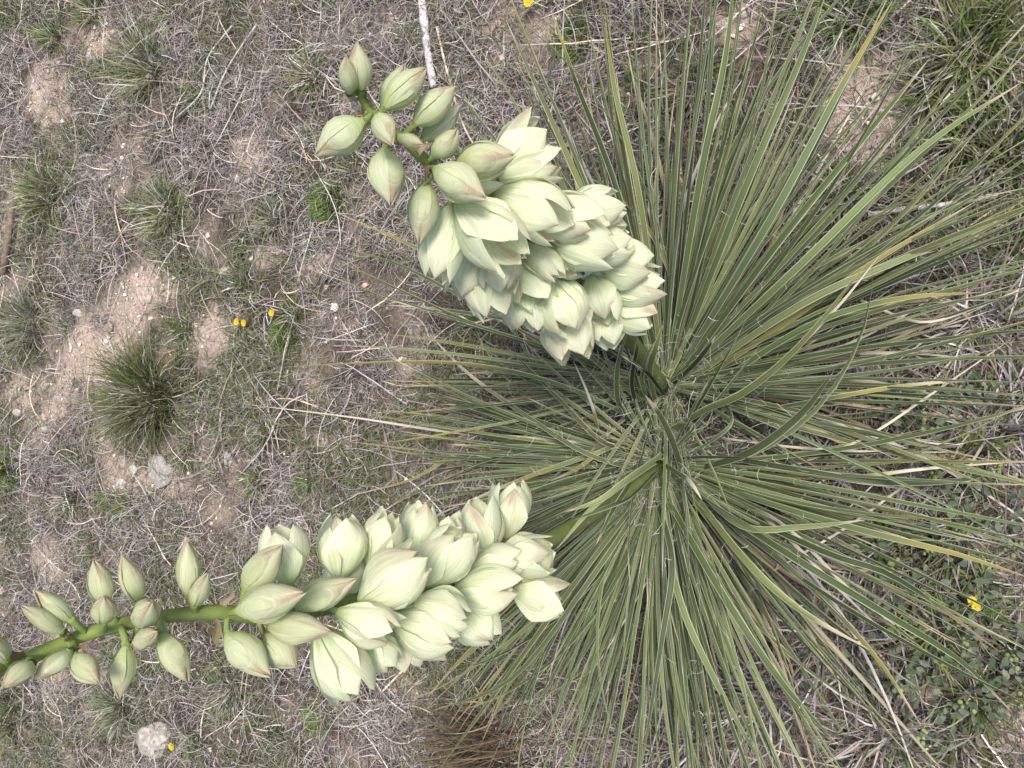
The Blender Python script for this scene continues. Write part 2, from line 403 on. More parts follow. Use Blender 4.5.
a = rng.uniform(0, 6.28, N); s3 = sz[:, None] * rng.uniform(.6, 1.3, (N, 3))
lv = iv[None] * s3[:, None]; x = lv[..., 0] * np.cos(a)[:, None] - lv[..., 1] * np.sin(a)[:, None]; y = lv[..., 0] * np.sin(a)[:, None] + lv[..., 1] * np.cos(a)[:, None]
V = np.stack([x + bx[:, None], y + by[:, None], lv[..., 2] + (gh(bx, by) + sz * .25)[:, None]], -1).reshape(-1, 3)
Q = (iq[None] + (np.arange(N) * len(iv))[:, None, None]).reshape(-1, 3)
c = np.repeat(pick([(.52, .44, .38), (.42, .34, .29), (.6, .54, .48), (.34, .27, .23), (.66, .6, .55)], N, .15), len(iv), 0)
tag(link('gravel', mesh('gravel', V, Q, c, smooth=False), M['stone']), 'fine pale gravel scattered on the bare soil', 'gravel', kind='stuff')

# ------------------------------------------------------------------ the yucca
H1 = at_height(666, 386, .07); H2 = at_height(662, 462, .07)      # the two leaf hearts
root = np.array([(H1[0] + H2[0]) / 2, (H1[1] + H2[1]) / 2, 0.0]); root[2] = float(gh(root[0], root[1]))
yucca = link('yucca_plant', None, loc=root)
tag(yucca, 'spiky green yucca with narrow white edged leaves and two stalks of creamy flowers', 'yucca')

LT = (-1, -.74, 0, .74, 1)
GREENS = np.array([(.064, .090, .034), (.084, .110, .044), (.040, .060, .023), (.118, .142, .062), (.078, .104, .050), (.100, .118, .042)])
EDGE = np.array((.66, .67, .52))
def leaf_colors(N, S, yellow, dead):
    """(N,S,A,3): green blade with pale margin, yellowing and drying towards the tip"""
    s = np.linspace(0, 1, S)[None, :, None]
    g = GREENS[rng.integers(0, len(GREENS), N)] * np.clip(1.05 + .28 * rng.normal(size=(N, 1)), .6, 1.8)
    c = np.repeat(g[:, None, :], S, 1)
    pale = np.array((.15, .18, .10)); c = c * (1 - .06 * (1 - s) ** 3) + pale * .06 * (1 - s) ** 3
    yl = np.array((.215, .190, .058)); dr = np.array((.42, .36, .27)); br = np.array((.22, .15, .09))
    k = np.clip((s - (1 - yellow[:, None, None])) / .16, 0, 1); c = c * (1 - k) + yl * k
    k = np.clip((s - (1 - dead[:, None, None])) / .06, 0, 1); c = c * (1 - k) + np.where(dead[:, None, None] > .4, np.array((.50, .45, .37)), np.where(rng.random((N, 1, 1)) < .12, br, dr)) * k
    c = np.repeat(c[:, :, None, :], 5, 2)
    e = (.75 * (1 - np.clip((s - .7) / .3, 0, 1)))[..., None] * EDGE
    me_ = .64
    for a in (0, 4): c[:, :, a] = c[:, :, a] * (1 - me_) + EDGE * me_
    c[:, :, 2] *= 1.06
    return c
def leaf_width(N, S, w):
    s = np.linspace(0, 1, S)
    prof = np.where(s < .06, 1.25 - s * 4, 1.0) * (1 - s ** 3.2) ** .8 + .0
    prof = prof * (.88 + .22 * np.sin(np.clip(s, 0, 1) * math.pi)) + .035
    return w[:, None] * prof[None]
def leaf_tilt(az, S):
    t0 = rng.normal(size=len(az)) * .28; t1 = t0 + rng.normal(size=len(az)) * .45
    s = np.linspace(0, 1, S)[None]
    tl = t0[:, None] * (1 - s) + t1[:, None] * s
    return np.stack([np.repeat(-np.sin(az)[:, None], S, 1), np.repeat(np.cos(az)[:, None], S, 1), tl], 2)
def img_az(psi):                                    # picture direction (0 right, 90 down) -> ground azimuth
    p = np.radians(psi); return np.arctan2(-np.cos(p), -np.sin(p))
def rosette(N, heart, lo, hi, elmax, lmin, lmax, elmin=8, inner=.022):
    psi = rng.uniform(lo, hi, N); az = img_az(psi)
    em = np.interp(psi % 360, *elmax)
    el = np.radians(elmin + (em - elmin) * rng.random(N) ** 1.1)
    L = rng.uniform(lmin, lmax, N) * np.interp(psi % 360, *LEN)
    rr = rng.uniform(.3, 1, N) * inner * (1.35 - el)
    base = heart[None] + np.stack([np.cos(az) * rr, np.sin(az) * rr, rng.uniform(-.045, .015, N) + el * .02], 1)
    return base, az, el, L
# highest rise of leaves by picture direction (low where the flower stalks hang over)
EL1 = ([0, 30, 60, 130, 175, 200, 240, 262, 280, 320, 360], [30, 32, 30, 18, 20, 18, 18, 26, 34, 36, 32])
LEN = ([0, 40, 90, 120, 140, 160, 180, 205, 235, 262, 285, 325, 360], [.88, .92, .98, .98, .90, .72, .84, .95, .85, 1.02, 1.04, 1.04, .88])
SETS = [(150, H1, 248, 338, .30, .66), (70, H1, 165, 248, .34, .66), (36, H1, -22, 24, .30, .60),
        (175, H2, 62, 150, .32, .60), (80, H2, 150, 200, .32, .58), (68, H2, -5, 62, .32, .62),
        (18, H1, 25, 160, .18, .34), (18, H2, 200, 350, .16, .32), (16, H1, 255, 395, .16, .36), (14, H2, 20, 130, .16, .34)]
bb, aa, ee, ll = [], [], [], []
for (n_, hrt, lo, hi, l0, l1) in SETS:
    b_, a_, e_, l_ = rosette(n_, hrt, lo, hi, EL1, l0, l1)
    if l0 < .2: e_ = e_ * 1.5 + .1
    bb.append(b_); aa.append(a_); ee.append(e_); ll.append(l_)
base = np.vstack(bb); az = np.concatenate(aa); el = np.concatenate(ee); L = np.concatenate(ll); N = len(az)
S = 12
leftish = np.cos(az - math.pi / 2) > .72
P = grow(base, az, el, L, S, rng.uniform(.10, .55, N), np.where(rng.random(N) < .15, rng.normal(size=N) * .6, rng.normal(size=N) * .16), .014, fl=.012)
Wl = leaf_width(N, S, rng.uniform(.0014, .0029, N))
col = leaf_colors(N, S, np.where(leftish, rng.uniform(.03, .42, N), np.where(rng.random(N) < .5, rng.uniform(.03, .32, N), .02)), rng.uniform(.0, .16, N))
sid = leaf_tilt(az, S)
NPART = 236
order = rng.permutation(N)
def add_leaf(P1, W1, S1, C1, name='leaf', bend=-.35):
    v, q, cc, uv = ribbons(P1[None], W1[None], S1[None], C1[None], bend, LT)
    return link(name, mesh(name, v - root, q, cc, uv), M['leaf'], yucca)
for i in order[:NPART]: add_leaf(P[i], Wl[i], sid[i], col[i])
k = order[NPART:]
v, q, cc, uv = ribbons(P[k], Wl[k], sid[k], col[k], -.35, LT)
tag(link('leaf_mass', mesh('leaf_mass', v - root, q, cc, uv), M['leaf'], yucca), kind='stuff')

# leaves traced from the picture: (pixel x, pixel y, height) points, width mm, yellow, dead
TRACE = [
 ([(700, 468, .10), (750, 452, .20), (800, 415, .27), (834, 371, .33)], 13, 0, .05),
 ([(668, 432, .09), (705, 410, .17), (745, 392, .22), (800, 345, .27), (868, 262, .30)], 12, .05, .03),
 ([(682, 470, .10), (672, 440, .20), (660, 415, .27), (645, 395, .33)], 11, 0, .25),
 ([(660, 462, .09), (676, 472, .2), (690, 482, .26), (702, 500, .28)], 8, .5, .45),
 ([(628, 420, .08), (618, 400, .16), (618, 365, .25), (628, 330, .33)], 10, .25, .06),
 ([(640, 415, .08), (632, 385, .18), (637, 350, .28), (637, 337, .31)], 9, .35, .06),
 ([(655, 408, .08), (648, 392, .18), (642, 378, .24), (647, 366, .28)], 9, 0, .08),
 ([(672, 385, .08), (690, 368, .2), (706, 350, .28), (716, 335, .31)], 9, .1, .2),
 ([(600, 446, .07), (596, 420, .13), (586, 390, .18), (573, 360, .22)], 6, .8, .6),
 ([(640, 420, .08), (560, 385, .15), (480, 366, .14), (400, 362, .12), (282, 367, .10)], 9, .6, .05),
 ([(640, 450, .07), (560, 440, .10), (450, 432, .08), (350, 417, .05), (243, 404, .03)], 6, .95, .9),
 ([(640, 455, .07), (540, 455, .10), (460, 455, .09), (410, 480, .07), (345, 497, .04)], 7, .55, .15),
 ([(640, 400, .08), (570, 340, .15), (480, 280, .16), (400, 240, .13), (335, 212, .09)], 9, .35, .08),
 ([(640, 400, .08), (560, 335, .13), (470, 300, .12), (400, 265, .10), (345, 248, .06)], 8, .2, .10),
 ([(640, 395, .08), (560, 330, .12), (500, 318, .13), (430, 308, .1), (385, 305, .06)], 8, .0, .3),
 ([(650, 350, .10), (600, 230, .22), (545, 105, .18), (506, 20, .10)], 11, .0, .1),
 ([(655, 350, .10), (620, 200, .22), (575, 80, .18), (552, 10, .12)], 10, .3, .05),
 ([(660, 350, .10), (640, 200, .24), (615, 90, .24), (605, 20, .16)], 10, .25, .05),
 ([(672, 350, .10), (700, 180, .26), (725, 60, .28), (735, -30, .2)], 11, .1, .02),
 ([(680, 355, .10), (740, 200, .28), (800, 60, .28), (830, -20, .2)], 11, .2, .02),
 ([(685, 360, .10), (770, 220, .28), (845, 80, .28), (893, 0, .2)], 11, .4, .03),
 ([(688, 365, .10), (780, 240, .26), (870, 130, .24), (930, 58, .16)], 11, .15, .15),
 ([(690, 368, .10), (800, 265, .26), (920, 150, .24), (1022, 82, .16)], 11, .2, .12),
 ([(695, 375, .09), (800, 305, .2), (900, 260, .2), (1030, 210, .14)], 12, .05, .02),
 ([(700, 380, .09), (790, 320, .16), (880, 258, .2), (975, 202, .14)], 9, .95, .12),
 ([(700, 395, .09), (800, 330, .2), (890, 300, .2), (985, 292, .14)], 10, .4, .12),
 ([(700, 410, .08), (760, 380, .14), (830, 315, .2), (880, 255, .22)], 8, .99, .98),
 ([(715, 455, .08), (800, 470, .16), (880, 482, .16), (962, 480, .1), (1000, 468, .06)], 11, 0, .05),
 ([(700, 480, .08), (790, 510, .18), (880, 535, .2), (960, 555, .18), (1030, 578, .12)], 10, .5, .02),
 ([(690, 480, .09), (740, 525, .2), (800, 527, .22), (865, 520, .22)], 11, 0, .12),
 ([(690, 490, .09), (745, 560, .2), (800, 610, .2), (870, 650, .14)], 12, 0, .25),
 ([(690, 490, .09), (790, 555, .22), (880, 610, .2), (960, 660, .14), (1012, 712, .06)], 12, .12, .1),
 ([(690, 490, .09), (820, 550, .22), (900, 580, .2), (1000, 652, .06)], 10, .1, .25),
 ([(680, 490, .08), (780, 560, .18), (870, 650, .14), (924, 730, .05)], 9, .45, .2),
 ([(665, 495, .09), (720, 590, .2), (780, 680, .2), (838, 745, .12)], 12, 0, .05),
 ([(660, 500, .09), (680, 600, .22), (720, 690, .22), (768, 775, .15)], 11, 0, .02),
 ([(655, 495, .09), (672, 560, .2), (662, 640, .22), (640, 775, .18)], 11, .1, .02),
 ([(650, 490, .09), (590, 580, .2), (510, 680, .16), (428, 712, .08)], 9, .1, .08),
 ([(645, 490, .09), (570, 590, .18), (490, 700, .14), (440, 768, .08)], 9, .05, .06),
 ([(648, 490, .09), (560, 570, .16), (470, 650, .12), (425, 700, .05)], 8, .5, .15),
 ([(640, 455, .07), (600, 440, .14), (560, 400, .15), (505, 345, .12)], 9, .0, .03),
 ([(640, 470, .08), (590, 455, .15), (540, 425, .13), (470, 375, .1), (430, 335, .06)], 9, .1, .35),
 ([(630, 440, .08), (600, 452, .14), (575, 470, .13), (545, 483, .09)], 8, .75, .25),
 ([(620, 445, .08), (570, 462, .13), (520, 480, .12), (420, 522, .05)], 9, .6, .3),
 ([(605, 455, .07), (555, 450, .09), (500, 460, .08), (410, 495, .05), (372, 520, .04)], 7, .3, .2),
 ([(720, 400, .09), (730, 412, .2), (728, 428, .24), (700, 448, .2), (680, 458, .15)], 6, 0, .1),
 ([(740, 500, .08), (790, 530, .15), (850, 590, .13), (915, 640, .06)], 8, .99, .98),
 ([(655, 462, .16), (625, 482, .30), (592, 508, .36), (556, 550, .38)], 9, 0, .05),
 ([(655, 472, .16), (632, 495, .30), (612, 505, .36), (574, 520, .40)], 9, 0, .05),
 ([(662, 455, .14), (630, 478, .30), (600, 500, .36), (565, 512, .36)], 10, .1, .1),
 ([(645, 450, .14), (632, 480, .28), (612, 512, .34), (596, 545, .36)], 8, 0, .1),
 ([(655, 400, .12), (650, 372, .22), (655, 350, .28), (664, 322, .30)], 10, 0, .08),
 ([(664, 395, .12), (652, 378, .2), (640, 366, .26), (622, 356, .28)], 9, 0, .1),
 ([(648, 405, .12), (642, 380, .2), (646, 358, .28), (656, 340, .32)], 8, .2, .1),
 ([(750, 505, .08), (790, 540, .16), (840, 590, .14), (897, 645, .06)], 8, .99, .98),
 ([(860, 300, .1), (920, 322, .1), (975, 308, .08), (1030, 285, .05)], 6, .99, .98),
 ([(720, 470, .08), (830, 478, .14), (930, 468, .12), (1015, 462, .06)], 6, .9, .5),
 ([(780, 470, .08), (860, 440, .12), (930, 395, .1), (1010, 340, .05)], 6, .99, .98),
 ([(720, 438, .08), (800, 448, .12), (880, 452, .12), (965, 452, .06)], 6, .99, .98),
 ([(740, 415, .10), (830, 398, .16), (910, 385, .14), (985, 380, .08)], 7, .7, .35),
 ([(690, 520, .08), (660, 560, .10), (600, 660, .10), (570, 684, .08)], 4, .99, .98),
 ([(840, 470, .05), (800, 500, .06), (780, 560, .07), (772, 573, .05)], 5, .99, .98),
 ([(905, 485, .07), (850, 525, .09), (800, 555, .11), (772, 572, .12)], 6, .99, .98),
]
for (pts, wmm, yl, dd) in TRACE:
    Pp = smooth_path([at_height(x, y, z) for x, y, z in pts], 16)
    d = Pp[-1] - Pp[0]; a = np.full(1, math.atan2(d[1], d[0]))
    T = np.gradient(Pp, axis=0); zz = CAM - Pp[8]; zz = zz / np.linalg.norm(zz) + np.array([0, 0, .3]) + rng.normal(size=3) * .22
    side = np.cross(zz, T)
    add_leaf(Pp, leaf_width(1, 16, np.array([wmm / 2000.0 * (.5 if dd > .9 else .72)]))[0], side, leaf_colors(1, 16, np.array([max(yl, .02)]), np.array([dd]))[0])

# dried leaves of the skirt
DEADC = [(.40, .36, .30), (.46, .43, .38), (.33, .27, .20), (.26, .19, .13), (.44, .41, .38), (.46, .37, .24)]
n_ = 110
psi = np.concatenate([rng.uniform(0, 360, 76), rng.uniform(-40, 60, 34)]) % 360; az = img_az(psi); hs = np.where((((psi > 25) & (psi < 170)))[:, None], H2, H1)
rr = rng.uniform(.03, .10, n_)
base = hs + np.stack([np.cos(az) * rr, np.sin(az) * rr, np.full(n_, -.035)], 1)
base[:, 2] = gh(base[:, 0], base[:, 1]) + rng.uniform(.005, .04, n_)
P = grow(base, az + rng.normal(size=n_) * .25, rng.uniform(-.05, .22, n_), rng.uniform(.22, .50, n_), 12, rng.uniform(0, .5, n_), rng.normal(size=n_) * .5, .03, fl=.006)
Wl = leaf_width(n_, 12, rng.uniform(.0018, .0034, n_)); cl = np.repeat(np.repeat(pick(DEADC, n_, .15)[:, None, None], 12, 1), 5, 2)
sid = leaf_tilt(az, 12)
for i in range(n_): add_leaf(P[i], Wl[i], sid[i], cl[i], 'dead_leaf', -.5)

# curling white threads along the leaf edges and over the hearts
N = 1100
h = np.where(rng.random(N)[:, None] < .5, H1, H2); ph = rng.uniform(0, 6.28, N); rr = np.abs(rng.normal(size=N)) * .11 + .008
b = h + np.stack([np.cos(ph) * rr, np.sin(ph) * rr, rng.uniform(-.01, .05, N) + rr * .45], 1)
az = rng.uniform(0, 6.28, N)
P = grow(b, az, rng.uniform(-.5, 1, N), rng.uniform(.015, .05, N), 9, rng.normal(size=N) * 3, rng.normal(size=N) * 4.5, .15, floor=False)
v, q, cc, uv = ribbons(P, np.full((N, 9), .00020), sides(az, 9, rng.normal(size=N)), np.repeat(pick([(.46, .46, .40), (.60, .60, .54), (.30, .31, .25)], N, .1)[:, None], 9, 1))
tag(link('leaf_threads', mesh('leaf_threads', v - root, q, cc), M['grass'], yucca), kind='stuff')

# woody crowns that carry the leaves
for hrt in (H1, H2):
    g0 = float(gh(hrt[0], hrt[1]))
    Pc = np.array([[hrt[0], hrt[1], g0 - .03], [hrt[0], hrt[1], g0 + .02], [hrt[0], hrt[1], hrt[2] - .02], [hrt[0], hrt[1], hrt[2] + .015]])
    v, q, cc = tube(Pc, np.array([.05, .045, .034, .012]), 12, (.09, .10, .05)); link('crown', mesh('crown', v - root, q, cc), M['wood'], yucca)

# flower stalks
STALK1 = [(660, 466, 1.11), (610, 503, 1.00), (550, 540, .89), (480, 574, .77), (400, 592, .68), (330, 606, .62), (264, 617, .575), (223, 612, .55), (176, 615, .53), (117, 625, .505), (73, 639, .49), (29, 658, .472), (-12, 676, .455), (-60, 698, .44), (-100, 718, .43)]
STALK2 = [(662, 388, 1.11), (640, 352, 1.00), (600, 305, .90), (550, 262, .80), (500, 222, .72), (460, 188, .66), (425, 160, .615), (405, 140, .59), (385, 126, .572), (368, 108, .555), (358, 88, .545)]
def build_stalk(pts, r0, r1, nm):
    P_ = smooth_path([at_depth(*p) for p in pts], 40)
    R_ = np.interp(np.linspace(0, 1, 40), [0, .3, .5, 1], [r0, r0 * .75, r0 * .5, r1]) * (1 + .05 * np.sin(np.arange(40) * 1.3))
    s = np.linspace(0, 1, 40)[:, None]
    c_ = np.array((.10, .125, .045)) * (1 - s) + np.array((.23, .30, .075)) * s
    v, q, cc = tube(P_, R_, 10, c_ * (1 + .06 * rng.normal(size=(40, 1))))
    return P_, link(nm, mesh(nm, v - root, q, cc), M['stalk'], yucca)
SP1, st1 = build_stalk(STALK1, .0105, .0036, 'flower_stalk')
SP2, st2 = build_stalk(STALK2, .0105, .0030, 'flower_stalk')
st1['label'] = 'green flower stalk with long bare bud spaced tip'
st2['label'] = 'green flower stalk crowded with open flowers'

CREAM = np.array((.80, .86, .65)); GRNB = np.array((.42, .52, .17)); PINK = np.array((.46, .34, .26)); BUDG = np.array((.44, .50, .26))
def tepal(l, R, whorl, k, o, r, bud=0.0, ns=13, na=7, pink=.5):
    """one concave ovate tepal of a nodding bell; axis along +Z from the pedicel"""
    ph = k * 2 * math.pi / 3 + (math.pi / 3 if whorl else 0) + r.normal() * .09
    s = (1 - (1 - np.linspace(0.0, 1, ns)) ** 1.7)[:, None]; t = np.linspace(-1, 1, na)[None, :]
    rad = (.97 if whorl else 1.06) * (1 + .05 * r.normal())
    closed = np.sin(math.pi * (.06 + (.93 if bud else .86) * s ** (.95 if bud else 1.15))) ** .85
    opened = (.18 + .82 * np.clip(s * 1.25, 0, 1) ** .7) + .10 * np.clip(s - .7, 0, 1)
    oo = max(0, (0 if bud else o * 1.35 + .07) + (0 if bud else r.normal() * .13))
    rc = R * rad * (closed * (1 - oo) + opened * oo)
    lz = l * (1 + (.02 if bud else .055) * r.normal()) * (1 - .04 * (whorl == 0))
    wmax = R * (.98 if whorl else .86) * (1 - .12 * bud)
    hw = wmax * np.minimum(1, (s + .06) / .5) ** .7 * (np.where(s > .5, np.clip((1 - s) / .5, 0, 1) ** (.62 if bud else .55), 1)) * (1.02 if bud else 1.06)
    a = t * hw / np.maximum(rc, .45 * R)
    cup = .70
    aw = a * cup
    rr = rc * (1 + .0 * t)
    edge = (abs(t) ** 3) * (.05 + .06 * r.random()) * R * (1 - 2 * r.random()) * np.sin(math.pi * s)      # wavy margins
    mid = -.035 * R * np.exp(-(t / .16) ** 2) * np.sin(math.pi * np.clip(s, 0, 1))
    flat_x = rc - .30 * hw * t * t; flat_y = t * hw
    X = (rr * np.cos(aw)) * .45 + flat_x * .55 + edge + mid; Y = rr * np.sin(aw) * .45 + flat_y * .55
    curl = (0 if bud else r.normal() * .18) + .10 * oo
    X = X + curl * R * np.clip((s - .65) / .35, 0, 1) ** 2
    Z = lz * s - .05 * l * t * t * s + 0 * t
    tw = r.normal() * .10 * s
    X, Y = X * np.cos(tw) - Y * np.sin(tw), X * np.sin(tw) + Y * np.cos(tw)
    c, sn = math.cos(ph), math.sin(ph)
    V = np.stack([X * c - Y * sn, X * sn + Y * c, Z], -1).reshape(-1, 3)
    S_ = np.broadcast_to(s, (ns, na)).reshape(-1, 1); T_ = np.broadcast_to(t, (ns, na)).reshape(-1, 1)
    base_c = CREAM * (1 - bud) + BUDG * bud
    base_c = base_c * (1 + .03 * r.normal())
    kb = np.clip(1 - S_ / (.26 + .25 * bud), 0, 1) ** 1.3 * .7
    C_ = base_c * (1 - kb) + GRNB * kb
    km = np.exp(-(T_ / .10) ** 2) * .16 * (1 - S_); C_ = C_ * (1 - km) + GRNB * km
    nz = vnoise(S_ * 3 + k, T_ * 2 + r.random() * 9, 1.6, 14)
    kp = np.clip((S_ - .60 + .45 * (nz - .5)) / .36, 0, 1) ** 1.3 * pink * (.35 if whorl else 1) + np.clip(abs(T_) - .8, 0, 1) * 1.2 * pink * S_
    n2 = vnoise(S_ * 1.3 + r.random() * 20, T_ * .9 + r.random() * 20, 1.5, 15)
    kp = kp + np.clip((n2 - .50) * 2.4, 0, .6) * (.62 if not whorl else .2) * np.clip(S_ * 1.6, 0, 1) * (.6 if bud else 1)
    kp = np.clip(kp, 0, .8); C_ = C_ * (1 - kp) + PINK * kp
    uv = np.stack([(T_[:, 0] + 1) / 2 + k * 2.3 + whorl, S_[:, 0] + r.random() * 5], 1)
    return V, grid_faces(1, ns, na), C_, uv
def stalk_near(SP, p):
    px, py = project(SP); i = int(np.argmin((px - p[0]) ** 2 + (py - p[1]) ** 2))
    return SP[i], float((SP[i] - CAM) @ D_AX), math.hypot(px[i] - p[0], py[i] - p[1])
fseed = [100]
def place(SP, base, tip, wpx, kind, o=.25, db=None, dt=None, roll=None, pink=.5, flank=0):
    """kind 'f' flower / 'b' bud; db, dt: depth of base and tip relative to the stalk (negative = nearer)"""
    fseed[0] += 1; r = np.random.default_rng(fseed[0])
    # attach up the stalk from the base pixel
    ax, dd, off = stalk_near(SP, base)
    if db is None: db = -.012
    if dt is None:
        _, d2, off2 = stalk_near(SP, tip); Rm = .062 * (1 if kind == 'f' else .75)
        dt = db - math.sqrt(max(0, Rm ** 2 - (off2 / F * dd) ** 2)) * .75
    dt = db + (dt - db) * (.3 if kind == 'f' else .7)
    pb = at_depth(base[0], base[1], dd + db); pt = at_depth(tip[0], tip[1], dd + dt)
    l = float(np.linalg.norm(pt - pb)); axv = (pt - pb) / l
    lmax = .066 if kind == 'f' else .056
    R = wpx / 2 / pxm((pb + pt) / 2)
    q = Vector(axv).to_track_quat('Z', 'Y')
    nm = 'flower' if kind == 'f' else 'bud'
    roll = r.uniform(0, 2.09) if roll is None else roll
    mt = Matrix.Translation(Vector(pb - root)) @ q.to_matrix().to_4x4() @ Matrix.Rotation(roll, 4, 'Z')
    inv = np.array(mt.inverted())
    axl = inv[:3, :3] @ (ax - root) + inv[:3, 3]
    # pedicel from the stalk to the receptacle
    zb = np.array([0, 0, 1.0])
    pp = smooth_path([axl, axl * .5 + np.array([0, 0, -.3]) * np.linalg.norm(axl) * .4, np.zeros(3), zb * .004], 8)
    v, qd, cc = tube(pp, np.array([.0026, .0024, .0022, .0022, .0024, .0028, .0034, min(.30 * R, .0045)]), 8, (.36, .48, .17))
    parts = [(v, qd, cc)]
    if kind == 'b':
        for wh in (1, 0):
            for k in range(3):
                tv, tq, tc, tu = tepal(l, R * .94, wh, k, 0.0, r, bud=.75 - .3 * min(1, wpx / 34) + .1 * r.normal(), ns=9, na=6, pink=pink + .75)
                parts.append((tv, tq, tc))
    V_, Q_, C_ = join(parts)
    uvb = np.stack([V_[:, 0] * 60, V_[:, 2] * 15], 1)
    ob = link(nm, mesh(nm, V_, Q_, C_, uvb), M['petal'], yucca); ob.matrix_local = mt
    if kind == 'f':
        for wh in (1, 0):
            for k in range(3):
                tv, tq, tc, tu = tepal(l * 1.08, R * .93, wh, k, o, r, pink=pink * r.uniform(.3, 1.2))
                link('tepal', mesh('tepal', tv, tq, tc, tu), M['petal'], ob)
        # pistil and stamens
        v, qd, cc = tube(np.array([[0, 0, .002], [0, 0, .4 * l], [0, 0, .6 * l]]), np.array([.16 * R, .2 * R, .1 * R]), 6, (.45, .55, .25))
        link('pistil', mesh('pistil', v, qd, cc), M['petal'], ob)
    return ob
BUDS1 = [((73, 621), (34, 590), 20), ((64, 633), (20, 605), 20), ((106, 604), (94, 560), 24), ((104, 622), (104, 596), 23, -.03, -.05), ((140, 603), (122, 554), 23),
         ((140, 622), (152, 602), 27, -.02, -.055), ((189, 597), (187, 537), 23), ((194, 606), (208, 573), 20), ((126, 645), (119, 699), 25), ((136, 643), (158, 632), 20),
         ((161, 633), (188, 682), 28), ((75, 655), (99, 684), 25), ((72, 650), (33, 680), 21), ((32, 663), (3, 688), 23), ((6, 660), (-14, 636), 22), ((-10, 676), (-40, 650), 20), ((-30, 690), (-60, 720), 20),
         ((-75, 708), (-110, 690), 17), ((-95, 716), (-130, 722), 16), ((-60, 696), (-85, 664), 18),
         ((227, 634), (270, 676), 36), ((265, 636), (296, 668), 34), ((245, 590), (282, 545), 34), ((237, 611), (306, 592), 36, -.02, -.045), ((296, 607), (358, 578), 31, -.02, -.035), ((270, 627), (332, 632), 33, -.035, -.06)]
FLOW1 = [((290, 582), (280, 530), 56, .3), ((340, 578), (343, 518), 54, .12), ((372, 566), (388, 517), 46, .2), ((362, 602), (420, 561), 60, .06, -.03, -.06), ((424, 584), (464, 533), 60, .1, -.02, -.05), ((414, 557), (422, 507), 42, .2),
         ((486, 556), (478, 502), 50, .12), ((506, 537), (512, 485), 46, .2), ((498, 562), (550, 553), 52, .12), ((513, 590), (560, 603), 52, .3), ((454, 592), (512, 587), 50, .12, -.03, -.055), ((460, 606), (490, 636), 50, .3),
         ((415, 602), (465, 620), 50, .2, -.03, -.05), ((394, 618), (451, 640), 52, .2), ((398, 626), (412, 664), 44, .3), ((338, 612), (393, 633), 46, .2, -.03, -.06), ((318, 630), (357, 690), 62, .35), ((366, 636), (390, 668), 44, .3),
         ((440, 560), (448, 515), 42, .2, .01, .0), ((470, 572), (520, 560), 46, .2, .0, -.01)]
BUDS2 = [((350, 94), (346, 56), 21), ((362, 90), (358, 42), 25), ((383, 110), (405, 64), 22, .0, .005), ((385, 108), (427, 67), 31), ((364, 121), (314, 156), 36), ((377, 115), (392, 146), 25, -.03, -.05), ((398, 137), (424, 145), 16, -.02, -.04),
         ((415, 124), (456, 86), 31), ((423, 139), (461, 106), 28, .0, .0), ((433, 157), (458, 129), 28), ((384, 150), (391, 207), 36), ((458, 162), (516, 155), 38, -.025, -.05), ((435, 169), (487, 199), 37, -.03, -.06), ((427, 183), (419, 243), 32)]
FLOW2 = [((492, 172), (541, 131), 56, .3), ((498, 178), (556, 163), 48, .25), ((497, 193), (560, 222), 66, .2, -.03, -.055), ((458, 203), (514, 256), 66, .2, -.03, -.06), ((453, 204), (434, 276), 52, .3), ((484, 248), (465, 300), 56, .35),
         ((496, 247), (502, 292), 46, .25, -.03, -.05), ((545, 237), (612, 248), 58, .15, -.035, -.06), ((565, 214), (617, 203), 48, .2), ((527, 244), (560, 274), 32, .05, -.045, -.065), ((597, 262), (647, 264), 54, .15), ((600, 286), (661, 285), 46, .2),
         ((546, 276), (572, 328), 58, .12, -.035, -.06), ((556, 302), (576, 358), 58, .25), ((591, 277), (604, 319), 50, .2, -.03, -.055), ((598, 304), (610, 343), 44, .2), ((609, 303), (652, 322), 44, .25), ((526, 284), (526, 328), 54, .3),
         ((552, 250), (584, 268), 44, .2, -.03, -.055), ((590, 226), (624, 222), 44, .3), ((478, 258), (494, 314), 52, .3), ((440, 178), (500, 172), 44, .2, .0, -.005), ((530, 206), (596, 226), 56, .2, -.02, -.045), ((516, 262), (540, 300), 50, .25, -.02, -.045), ((574, 250), (628, 240), 50, .2, -.02, -.04)]
for SP, bl, fl in ((SP1, BUDS1, FLOW1), (SP2, BUDS2, FLOW2)):
    for e in bl: place(SP, e[0], e[1], e[2], 'b', db=e[3] if len(e) > 3 else None, dt=e[4] if len(e) > 4 else None)
    for e in fl: place(SP, e[0], e[1], e[2], 'f', e[3], e[4] if len(e) > 4 else None, e[5] if len(e) > 5 else None)
# flowers on the far side of each stalk
for SP, lst in ((SP1, [((470, 572), (478, 540)), ((400, 595), (430, 612)), ((330, 608), (352, 560)), ((520, 560), (548, 572)), ((430, 588), (470, 566))]),
                (SP2, [((500, 215), (545, 190)), ((540, 250), (560, 300)), ((580, 285), (630, 280)), ((470, 205), (470, 250))])):
    for (b_, t_) in lst: place(SP, b_, t_, 44, 'f', .25, .02, .065)
